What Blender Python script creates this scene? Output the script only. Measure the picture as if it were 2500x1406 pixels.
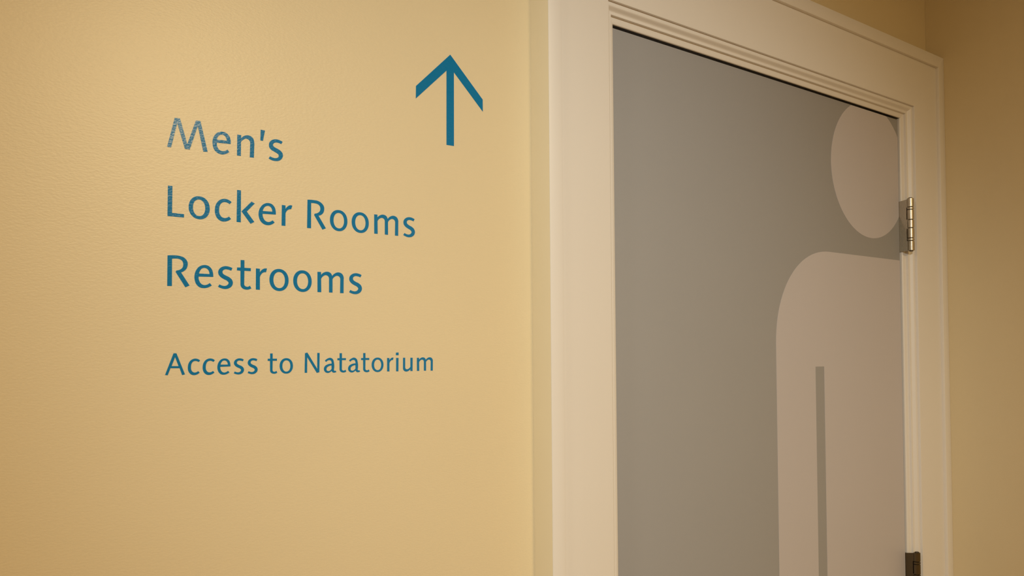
import bpy, bmesh, math
from mathutils import Matrix, Vector

for o in list(bpy.data.objects):
    bpy.data.objects.remove(o, do_unlink=True)
scene = bpy.context.scene
COL = scene.collection
EYE = 1.58            # camera height above the floor; x runs along the door wall, y towards it

# ---------------------------------------------------------------- camera
F_PX, CX, CY = 2207.88, 240.31, 113.01
YAW, PITCH, ROLL = 0.7399203, 0.0249641, -0.0101517


def cam_dir(x, y, z):
    c, s = math.cos(ROLL), math.sin(ROLL)
    x, y = x * c - y * s, x * s + y * c
    c, s = math.cos(PITCH), math.sin(PITCH)
    y, z = y * c + z * s, -y * s + z * c
    c, s = math.cos(YAW), math.sin(YAW)
    return Vector((x * c + z * s, -x * s + z * c, y))


cam_data = bpy.data.cameras.new('camera')
cam = bpy.data.objects.new('camera', cam_data)
COL.objects.link(cam)
r, u, f = cam_dir(1, 0, 0), cam_dir(0, 1, 0), cam_dir(0, 0, 1)
m = Matrix((r, u, -f)).transposed().to_4x4()
m.translation = Vector((0, 0, EYE))
cam.matrix_world = m
cam_data.sensor_width = 36
cam_data.lens = F_PX / 2500 * 36
cam_data.shift_x = -CX / 2500
cam_data.shift_y = CY / 2500
cam_data.clip_start = 0.02
scene.camera = cam

# ---------------------------------------------------------------- world, lights, exposure
world = bpy.data.worlds.new('world')
scene.world = world
world.use_nodes = True
world.node_tree.nodes['Background'].inputs[0].default_value = (1.0, 0.78, 0.52, 1)
world.node_tree.nodes['Background'].inputs[1].default_value = 0.0

vs = scene.view_settings
vs.view_transform = 'Standard'
vs.look = 'None'
vs.gamma = 1
vs.use_curve_mapping = False
vs.exposure = 0.0


def disk_light(name, loc, size, power, color, target=None, spread=180):
    l = bpy.data.lights.new(name, 'AREA')
    l.shape = 'DISK'
    l.size = size
    l.energy = power
    l.color = color
    l.spread = math.radians(spread)
    o = bpy.data.objects.new(name, l)
    COL.objects.link(o)
    o.location = loc
    if target is not None:
        d = Vector(target) - Vector(loc)
        o.rotation_euler = d.to_track_quat('-Z', 'Y').to_euler()
    return o


def spot_light(name, loc, target, angle, power, color, radius=0.09):
    l = bpy.data.lights.new(name, 'SPOT')
    l.energy = power
    l.color = color
    l.spot_size = math.radians(angle)
    l.spot_blend = 1.0
    l.shadow_soft_size = radius
    o = bpy.data.objects.new(name, l)
    COL.objects.link(o)
    o.location = loc
    o.rotation_euler = (Vector(target) - Vector(loc)).to_track_quat('-Z', 'Y').to_euler()
    return o


# a warm bulb nearly behind the viewer, plus an added soft fill and spot
disk_light('overhead_disk_light', (0.9, -1.2, 2.57), 0.3, 37.5, (1.0, 0.75, 0.38))
disk_light('overhead_disk_light', (-0.9, 0.4, 2.57), 0.3, 8, (1.0, 0.90, 0.70))  # unseen fill further left, added to balance the wall brightness
spot_light('added_spotlight', (-0.6, -1.1, 2.48), (0.96, 1.036, EYE - 0.02), 40, 128, (0.92, 1.0, 0.95))  # unseen spot, added to shape the bright pool on the wall


# ---------------------------------------------------------------- materials
def new_mat(name):
    mt = bpy.data.materials.new(name)
    mt.use_nodes = True
    return mt, mt.node_tree.nodes, mt.node_tree.links, mt.node_tree.nodes['Principled BSDF']


def paint(name, color, rough, tex_scale=220, bump=0.0006, tint=0.03, stretch=(1, 1, 1), spec=0.5, mottle=6):
    """Rolled paint: fine orange-peel relief and a very faint mottle in colour."""
    mt, n, l, b = new_mat(name)
    tc = n.new('ShaderNodeTexCoord')
    mp = n.new('ShaderNodeMapping')
    mp.inputs['Scale'].default_value = stretch
    l.new(tc.outputs['Object'], mp.inputs['Vector'])
    nz = n.new('ShaderNodeTexNoise')
    nz.inputs['Scale'].default_value = tex_scale
    nz.inputs['Detail'].default_value = 3
    l.new(mp.outputs[0], nz.inputs['Vector'])
    bp_ = n.new('ShaderNodeBump')
    bp_.inputs['Strength'].default_value = 1
    bp_.inputs['Distance'].default_value = bump
    l.new(nz.outputs[0], bp_.inputs['Height'])
    l.new(bp_.outputs[0], b.inputs['Normal'])
    nz2 = n.new('ShaderNodeTexNoise')
    nz2.inputs['Scale'].default_value = mottle
    nz2.inputs['Detail'].default_value = 4
    l.new(tc.outputs['Object'], nz2.inputs['Vector'])
    mx = n.new('ShaderNodeMix')
    mx.data_type = 'RGBA'
    mx.inputs[6].default_value = (*[c * (1 - tint) for c in color], 1)
    mx.inputs[7].default_value = (*[min(1, c * (1 + tint)) for c in color], 1)
    l.new(nz2.outputs[0], mx.inputs[0])
    l.new(mx.outputs[2], b.inputs['Base Color'])
    b.inputs['Roughness'].default_value = rough
    b.inputs['Specular IOR Level'].default_value = spec
    return mt


M_WALL = paint('wall_paint', (0.76, 0.645, 0.44), 0.36, 480, 0.00016, 0.02, (0.55, 1, 1.2), spec=0.7)
M_WALL_LIT = paint('wall_paint_lit', (0.84, 0.73, 0.52), 0.4, 60, 0.00006, 0.012)  # wall colour made paler: side light put into the paint
M_TRIM = paint('trim_paint', (0.80, 0.765, 0.75), 0.38, 60, 0.00006, 0.012)
M_DOOR = paint('door_paint', (0.332, 0.33, 0.352), 0.45, 400, 0.00008, 0.02)
M_FIG = paint('figure_vinyl', (0.54, 0.51, 0.55), 0.45, 400, 0.00005, 0.015)
M_TEAL = paint('teal_vinyl', (0.0, 0.178, 0.41), 0.20, 480, 0.00017, 0.03, (0.55, 1, 1.2), spec=0.32)
M_CEIL = paint('ceiling_paint', (0.80, 0.76, 0.68), 0.8, 200, 0.0003, 0.02)
M_FLOOR = paint('floor_vinyl', (0.30, 0.22, 0.14), 0.5, 90, 0.0002, 0.15)
M_DARK = paint('raw_wood', (0.10, 0.07, 0.045), 0.8, 40, 0.0002, 0.2)


def metal(name, color, rough):
    mt, n, l, b = new_mat(name)
    b.inputs['Metallic'].default_value = 1
    b.inputs['Base Color'].default_value = (*color, 1)
    tc = n.new('ShaderNodeTexCoord')
    mp = n.new('ShaderNodeMapping')
    mp.inputs['Scale'].default_value = (1, 1, 0.03)
    l.new(tc.outputs['Object'], mp.inputs['Vector'])
    nz = n.new('ShaderNodeTexNoise')
    nz.inputs['Scale'].default_value = 1500
    l.new(mp.outputs[0], nz.inputs['Vector'])
    mr = n.new('ShaderNodeMapRange')
    mr.inputs['To Min'].default_value = rough * 0.75
    mr.inputs['To Max'].default_value = rough * 1.3
    l.new(nz.outputs[0], mr.inputs['Value'])
    l.new(mr.outputs[0], b.inputs['Roughness'])
    return mt


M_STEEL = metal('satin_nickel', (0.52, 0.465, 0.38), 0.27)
M_STEEL_DIM = metal('satin_nickel_dim', (0.16, 0.13, 0.085), 0.3)  # nickel darkened: dim reflections on the lower hinge put into its colour
M_GAP_SHADE = metal('gap_shade_metal', (0.10, 0.085, 0.07), 0.4)  # shade of the hinge slots and knuckle gaps put into the metal's colour


# ---------------------------------------------------------------- helpers
def link(name, me, mat, parent=None, label=None, cat=None, group=None, kind=None):
    o = bpy.data.objects.new(name, me)
    COL.objects.link(o)
    if me is not None and mat is not None and not me.materials:
        me.materials.append(mat)
    if parent is not None:
        o.parent = parent
    for k, v in (('label', label), ('category', cat), ('group', group), ('kind', kind)):
        if v:
            o[k] = v
    return o


def bm_mesh(name, bm, smooth=None):
    bmesh.ops.recalc_face_normals(bm, faces=bm.faces)
    me = bpy.data.meshes.new(name)
    bm.to_mesh(me)
    bm.free()
    if smooth is not None:
        me.shade_smooth()
        me.set_sharp_from_angle(angle=math.radians(smooth))
    return me


def box(name, x0, x1, y0, y1, z0, z1, bevel=0.0):
    bm = bmesh.new()
    bmesh.ops.create_cube(bm, size=1)
    for v in bm.verts:
        v.co = Vector(((x0 + x1) / 2 + v.co.x * (x1 - x0), (y0 + y1) / 2 + v.co.y * (y1 - y0),
                       (z0 + z1) / 2 + v.co.z * (z1 - z0)))
    if bevel:
        bmesh.ops.bevel(bm, geom=bm.edges[:], offset=bevel, segments=2, affect='EDGES', profile=0.5)
    return bm_mesh(name, bm, 40 if bevel else None)


def prism_y(name, outline, y0, y1):
    """Polygon in the x-z plane pushed back along y."""
    bm = bmesh.new()
    a = [bm.verts.new((x, y0, z)) for x, z in outline]
    b = [bm.verts.new((x, y1, z)) for x, z in outline]
    bm.faces.new(a)
    bm.faces.new(b[::-1])
    n = len(a)
    for i in range(n):
        j = (i + 1) % n
        bm.faces.new((a[i], b[i], b[j], a[j]))
    return bm_mesh(name, bm)


# ---------------------------------------------------------------- key dimensions (metres)
WALL_Y = 1.036                       # face of the painted wall
XL, XR = 0.9157, 1.8205              # inner edges of the casing
ZI = EYE + 0.5418                    # inner edge of the head casing
SIDE_X = 1.9423                      # face of the side wall
OUT = 0.1217                         # casing width
TOPK = 1.064                         # the head casing is a touch wider
CEIL = 2.60
DOOR_Y = 1.0245
DOOR_X0, DOOR_X1 = 0.9440, 1.7904
DOOR_TOP = EYE + 0.5117

# ---------------------------------------------------------------- room shell
bx0, bx1 = XL - 0.05, XR + 0.05
zt = ZI + 0.05
link('wall_back', prism_y('wall_back', [(-1.9, 0), (bx0, 0), (bx0, zt), (bx1, zt), (bx1, 0), (2.10, 0),
     (2.10, CEIL), (-1.9, CEIL)], WALL_Y, WALL_Y + 0.125), M_WALL, kind='structure',
     label='buttery yellow painted wall that carries the teal lettering and the doorway', cat='wall')
link('wall_right', box('wall_right', SIDE_X, SIDE_X + 0.12, -3.2, WALL_Y - 0.0002, 0, CEIL), M_WALL, kind='structure',
     label='plain yellow side wall meeting the right edge of the door casing', cat='wall')
link('wall_left', box('wall_left', -2.02, -1.9, -3.2, WALL_Y + 0.12, 0, CEIL), M_WALL, kind='structure',
     label='plain yellow wall at the far left end, outside the picture', cat='wall')
link('wall_front', box('wall_front', -2.02, 2.10, -3.32, -3.2, 0, CEIL), M_WALL, kind='structure',
     label='plain yellow wall opposite the door, behind the viewer', cat='wall')
link('floor', box('floor', -2.02, 2.10, -3.32, 1.6, -0.1, 0), M_FLOOR, kind='structure',
     label='brown floor below the picture', cat='floor')
link('ceiling', box('ceiling', -2.02, 2.10, -3.32, 1.6, CEIL, CEIL + 0.1), M_CEIL, kind='structure',
     label='pale ceiling above the picture', cat='ceiling')


# ---------------------------------------------------------------- door casing: mitred mouldings
def sweep(name, prof, side):
    """prof: closed list of (outward offset from the casing's inner edge, y).
    side: 'left', 'right' or 'head'; ends on the head side are cut at the mitre."""
    bm = bmesh.new()
    ends = []
    for end in (0, 1):
        ring = []
        for o, y in prof:
            oz = o * (TOPK if o > 0 else 1)
            if side == 'left':
                p = (XL - o, y, 0.0 if end == 0 else ZI + oz)
            elif side == 'right':
                p = (XR + o, y, 0.0 if end == 0 else ZI + oz)
            else:
                p = ((XL - o) if end == 0 else (XR + o), y, ZI + oz)
            ring.append(bm.verts.new(p))
        ends.append(ring)
    a, b = ends
    n = len(a)
    for i in range(n):
        j = (i + 1) % n
        bm.faces.new((a[i], b[i], b[j], a[j]))
    bm.faces.new(a[::-1])
    bm.faces.new(b)
    return bm_mesh(name, bm, 32)


def arc(c0, c1, b0, b1, n=6):
    """ease curve from (c0,c1) to (b0,b1): the s-curve of the ogee, flat at both ends"""
    out = []
    for i in range(n + 1):
        t = i / n
        q = min(1, max(0, (t - 0.22) / 0.6))
        s = q * q * (3 - 2 * q)
        out.append((c0 + (b0 - c0) * t, c1 + (b1 - c1) * s))
    return out


P_BOARD = [(0.0, 1.0054), (0.0, 1.0006), (0.0003, 1.0001), (0.0008, 1.0), (0.0974, 1.0), (0.0974, WALL_Y), (0.0, WALL_Y)]
P_BAND = [(0.0975, WALL_Y), (0.0975, 1.0), (0.0977, 0.9940), (0.0982, 0.9932), (0.0992, 0.993),
          (0.1208, 0.993), (0.1214, 0.9932), (0.1217, 0.9938), (0.1217, WALL_Y)]
FACE = ([(-0.0001, 1.0055), (-0.0012, 1.0053)] + arc(-0.0024, 1.0054, -0.0142, 1.0122, 12)
        + [(-0.0156, 1.0122), (-0.0163, 1.0125), (-0.0165, 1.0131), (-0.0165, 1.0176), (-0.0175, 1.0179)]
        + [(-0.0215, 1.0182), (-0.0245, 1.0188), (-0.0262, 1.0197), (-0.0268, 1.0208), (-0.0268, 1.0222)])
P_MOLD = [(-0.0001, 1.030)] + FACE[:-1] + [(-0.0273, 1.0212), (-0.0273, 1.030)]
P_MOLD_HEAD = [(-0.0001, 1.0222)] + FACE            # open behind: the door closes into a dark reveal
P_JAMB = [(-0.0273, 1.0301), (-0.0273, WALL_Y + 0.125), (-0.0001, WALL_Y + 0.125), (-0.0001, 1.0301)]
P_JAMB_HEAD = [(-0.0110, 1.0223), (-0.0110, WALL_Y + 0.125), (-0.0001, WALL_Y + 0.125), (-0.0001, 1.0223)]
P_STOP = [(-0.0400, 1.0700), (-0.0400, 1.0900), (-0.0274, 1.0900), (-0.0274, 1.0700)]
P_STOP_HEAD = [(-0.0400, 1.0700), (-0.0400, 1.0900), (-0.0111, 1.0900), (-0.0111, 1.0700)]

casing = link('trim_1', None, None, kind='structure', label='cream white painted casing framing the grey door', cat='door casing')
for side in ('left', 'head', 'right'):
    link('casing_board', sweep('casing_board', P_BOARD, side), M_TRIM, casing)
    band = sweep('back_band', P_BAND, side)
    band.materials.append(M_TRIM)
    band.materials.append(M_WALL_LIT)         # its outer flank wears the wall colour, with light from the left painted in
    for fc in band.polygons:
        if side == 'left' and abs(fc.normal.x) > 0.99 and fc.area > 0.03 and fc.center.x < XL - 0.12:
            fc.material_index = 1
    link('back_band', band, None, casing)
    link('molding', sweep('molding', P_MOLD_HEAD if side == 'head' else P_MOLD, side), M_TRIM, casing)
    link('door_jamb', sweep('door_jamb', P_JAMB_HEAD if side == 'head' else P_JAMB, side), M_TRIM, casing)
    link('door_stop', sweep('door_stop', P_STOP_HEAD if side == 'head' else P_STOP, side), M_DARK, casing)

# ---------------------------------------------------------------- door leaf with its pictogram
door = link('door_1', box('door_1', DOOR_X0, DOOR_X1, DOOR_Y, DOOR_Y + 0.044, 0.008, DOOR_TOP, 0.0008), M_DOOR,
            kind='structure', label='grey painted door bearing a pale figure pictogram, hinged on its right', cat='door')

FIG_Y0, FIG_Y1 = DOOR_Y - 0.0003, DOOR_Y - 0.00002
HX, HZ, HR = 1.6767, EYE + 0.3854, 0.1425


def clip_right(pts, xmax):
    out = []
    n = len(pts)
    for i in range(n):
        a, b = pts[i], pts[(i + 1) % n]
        ia, ib = a[0] <= xmax, b[0] <= xmax
        if ia:
            out.append(a)
        if ia != ib:
            t = (xmax - a[0]) / (b[0] - a[0])
            out.append((xmax, a[1] + t * (b[1] - a[1])))
    return out


def clip_top(pts, zmax):
    return [(x, z) for z, x in clip_right([(z, x) for x, z in pts], zmax)]


head = [(HX + HR * math.cos(a / 96 * 2 * math.pi), HZ + HR * math.sin(a / 96 * 2 * math.pi)) for a in range(96)]
head = clip_top(clip_right(head, DOOR_X1 - 0.0008), DOOR_TOP - 0.0008)
link('pictogram_head', prism_y('pictogram_head', head, FIG_Y0, FIG_Y1), M_FIG, door, label='pale round head of the pictogram, cut off by the door edge')

BL, BT, SR, SRX = 1.3478, EYE + 0.2032, 0.184, 0.176
body = []
for i in range(25):                                   # rounded shoulder
    a = math.radians(90 + 90 * i / 24)
    e = 0.96
    cx_, sx_ = math.cos(a), math.sin(a)
    body.append((BL + SRX + SRX * math.copysign(abs(cx_) ** e, cx_), BT - SR + SR * abs(sx_) ** e))
arm_end = EYE - 0.62
body += [(BL, arm_end + 0.06), (BL + 0.008, arm_end + 0.03), (BL + 0.03, arm_end + 0.008), (BL + 0.062, arm_end),
         (BL + 0.094, arm_end + 0.008), (BL + 0.116, arm_end + 0.03), (1.4705, arm_end + 0.06)]
body += [(1.4705, EYE - 0.0230), (1.4995, EYE - 0.0230), (1.4995, 0.16), (1.52, 0.13), (1.56, 0.115), (1.60, 0.13), (1.62, 0.16), (1.662, arm_end + 0.05),
         (1.69, arm_end + 0.05), (1.72, 0.16), (1.76, 0.13), (1.80, 0.12), (1.95, 0.13), (1.95, BT)]
body = clip_right(body, DOOR_X1 - 0.0008)
link('pictogram_body', prism_y('pictogram_body', body, FIG_Y0, FIG_Y1), M_FIG, door, label='pale body of the pictogram with a grey slit beside the arm')

# ---------------------------------------------------------------- hinges
BX, BY, BR = 1.7930, 0.9985, 0.0073


def cyl(name, z0, z1, rad, cx=BX, cy=BY, bev=0.0006, seg=28):
    bm = bmesh.new()
    prof = [(0, z0), (rad - bev, z0), (rad, z0 + bev), (rad, z1 - bev), (rad - bev, z1), (0, z1)]
    rings = []
    for rr, z in prof:
        if rr == 0:
            rings.append([bm.verts.new((cx, cy, z))])
        else:
            rings.append([bm.verts.new((cx + rr * math.cos(2 * math.pi * k / seg), cy + rr * math.sin(2 * math.pi * k / seg), z)) for k in range(seg)])
    for a, b in zip(rings, rings[1:]):
        for k in range(seg):
            k2 = (k + 1) % seg
            if len(a) == 1:
                bm.faces.new((a[0], b[k], b[k2]))
            elif len(b) == 1:
                bm.faces.new((a[k], b[0], a[k2]))
            else:
                bm.faces.new((a[k], b[k], b[k2], a[k2]))
    return bm_mesh(name, bm, 35)


def hinge(top, label, steel):
    H = 0.1140
    z = lambda t: top - t * H
    cuts = [0.0, 0.172, 0.219, 0.411, 0.569, 0.760, 0.811, 1.0]
    # leaf: plate standing out of the door gap, notched where the other leaf's knuckles sit
    xl0, xl1 = BX - 0.0025, BX - 0.0006
    yb = BY - 0.0015
    outline = [(1.030, z(0.0) - 0.0055), (BY + 0.0058, z(0.0) - 0.002), (yb, z(0.0)), (yb, z(0.172)), (BY + 0.0085, z(0.172)), (BY + 0.0085, z(0.405)),
               (yb, z(0.405)), (yb, z(0.575)), (BY + 0.0085, z(0.575)), (BY + 0.0085, z(0.811)), (yb, z(0.811)), (yb, z(1.0)),
               (1.030, z(1.0))]
    bm = bmesh.new()
    a = [bm.verts.new((xl0, y, zz)) for y, zz in outline]
    b = [bm.verts.new((xl1, y, zz)) for y, zz in outline]
    bm.faces.new(a)
    bm.faces.new(b[::-1])
    for i in range(len(a)):
        j = (i + 1) % len(a)
        bm.faces.new((a[i], b[i], b[j], a[j]))
    h = link('hinge', bm_mesh('hinge', bm), steel, door, label=label)
    link('jamb_leaf', box('jamb_leaf', BX - 0.0005, BX + 0.0001, BY + 0.002, 1.030, z(1.0) + 0.0005, z(0.0) - 0.0045), M_GAP_SHADE, h)  # leaf coloured dark so the slots look shaded
    g = 0.0011
    for i, (c0, c1) in enumerate(zip(cuts, cuts[1:])):
        bearing = i in (1, 5)
        link('bearing_ring' if bearing else 'knuckle', cyl('knuckle', z(c1) + g / 2, z(c0) - g / 2, BR * (1.02 if bearing else 1.0)), steel, h)
    link('hinge_pin', cyl('hinge_pin', z(1.0) - 0.0012, z(0.0) + 0.0012, 0.0046, bev=0.0008), M_GAP_SHADE, h)
    return h


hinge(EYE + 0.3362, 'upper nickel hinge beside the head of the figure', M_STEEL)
hinge(EYE - 0.4245, 'lower nickel hinge with dark reflections painted in, cut by the bottom of the picture', M_STEEL_DIM)

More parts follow.
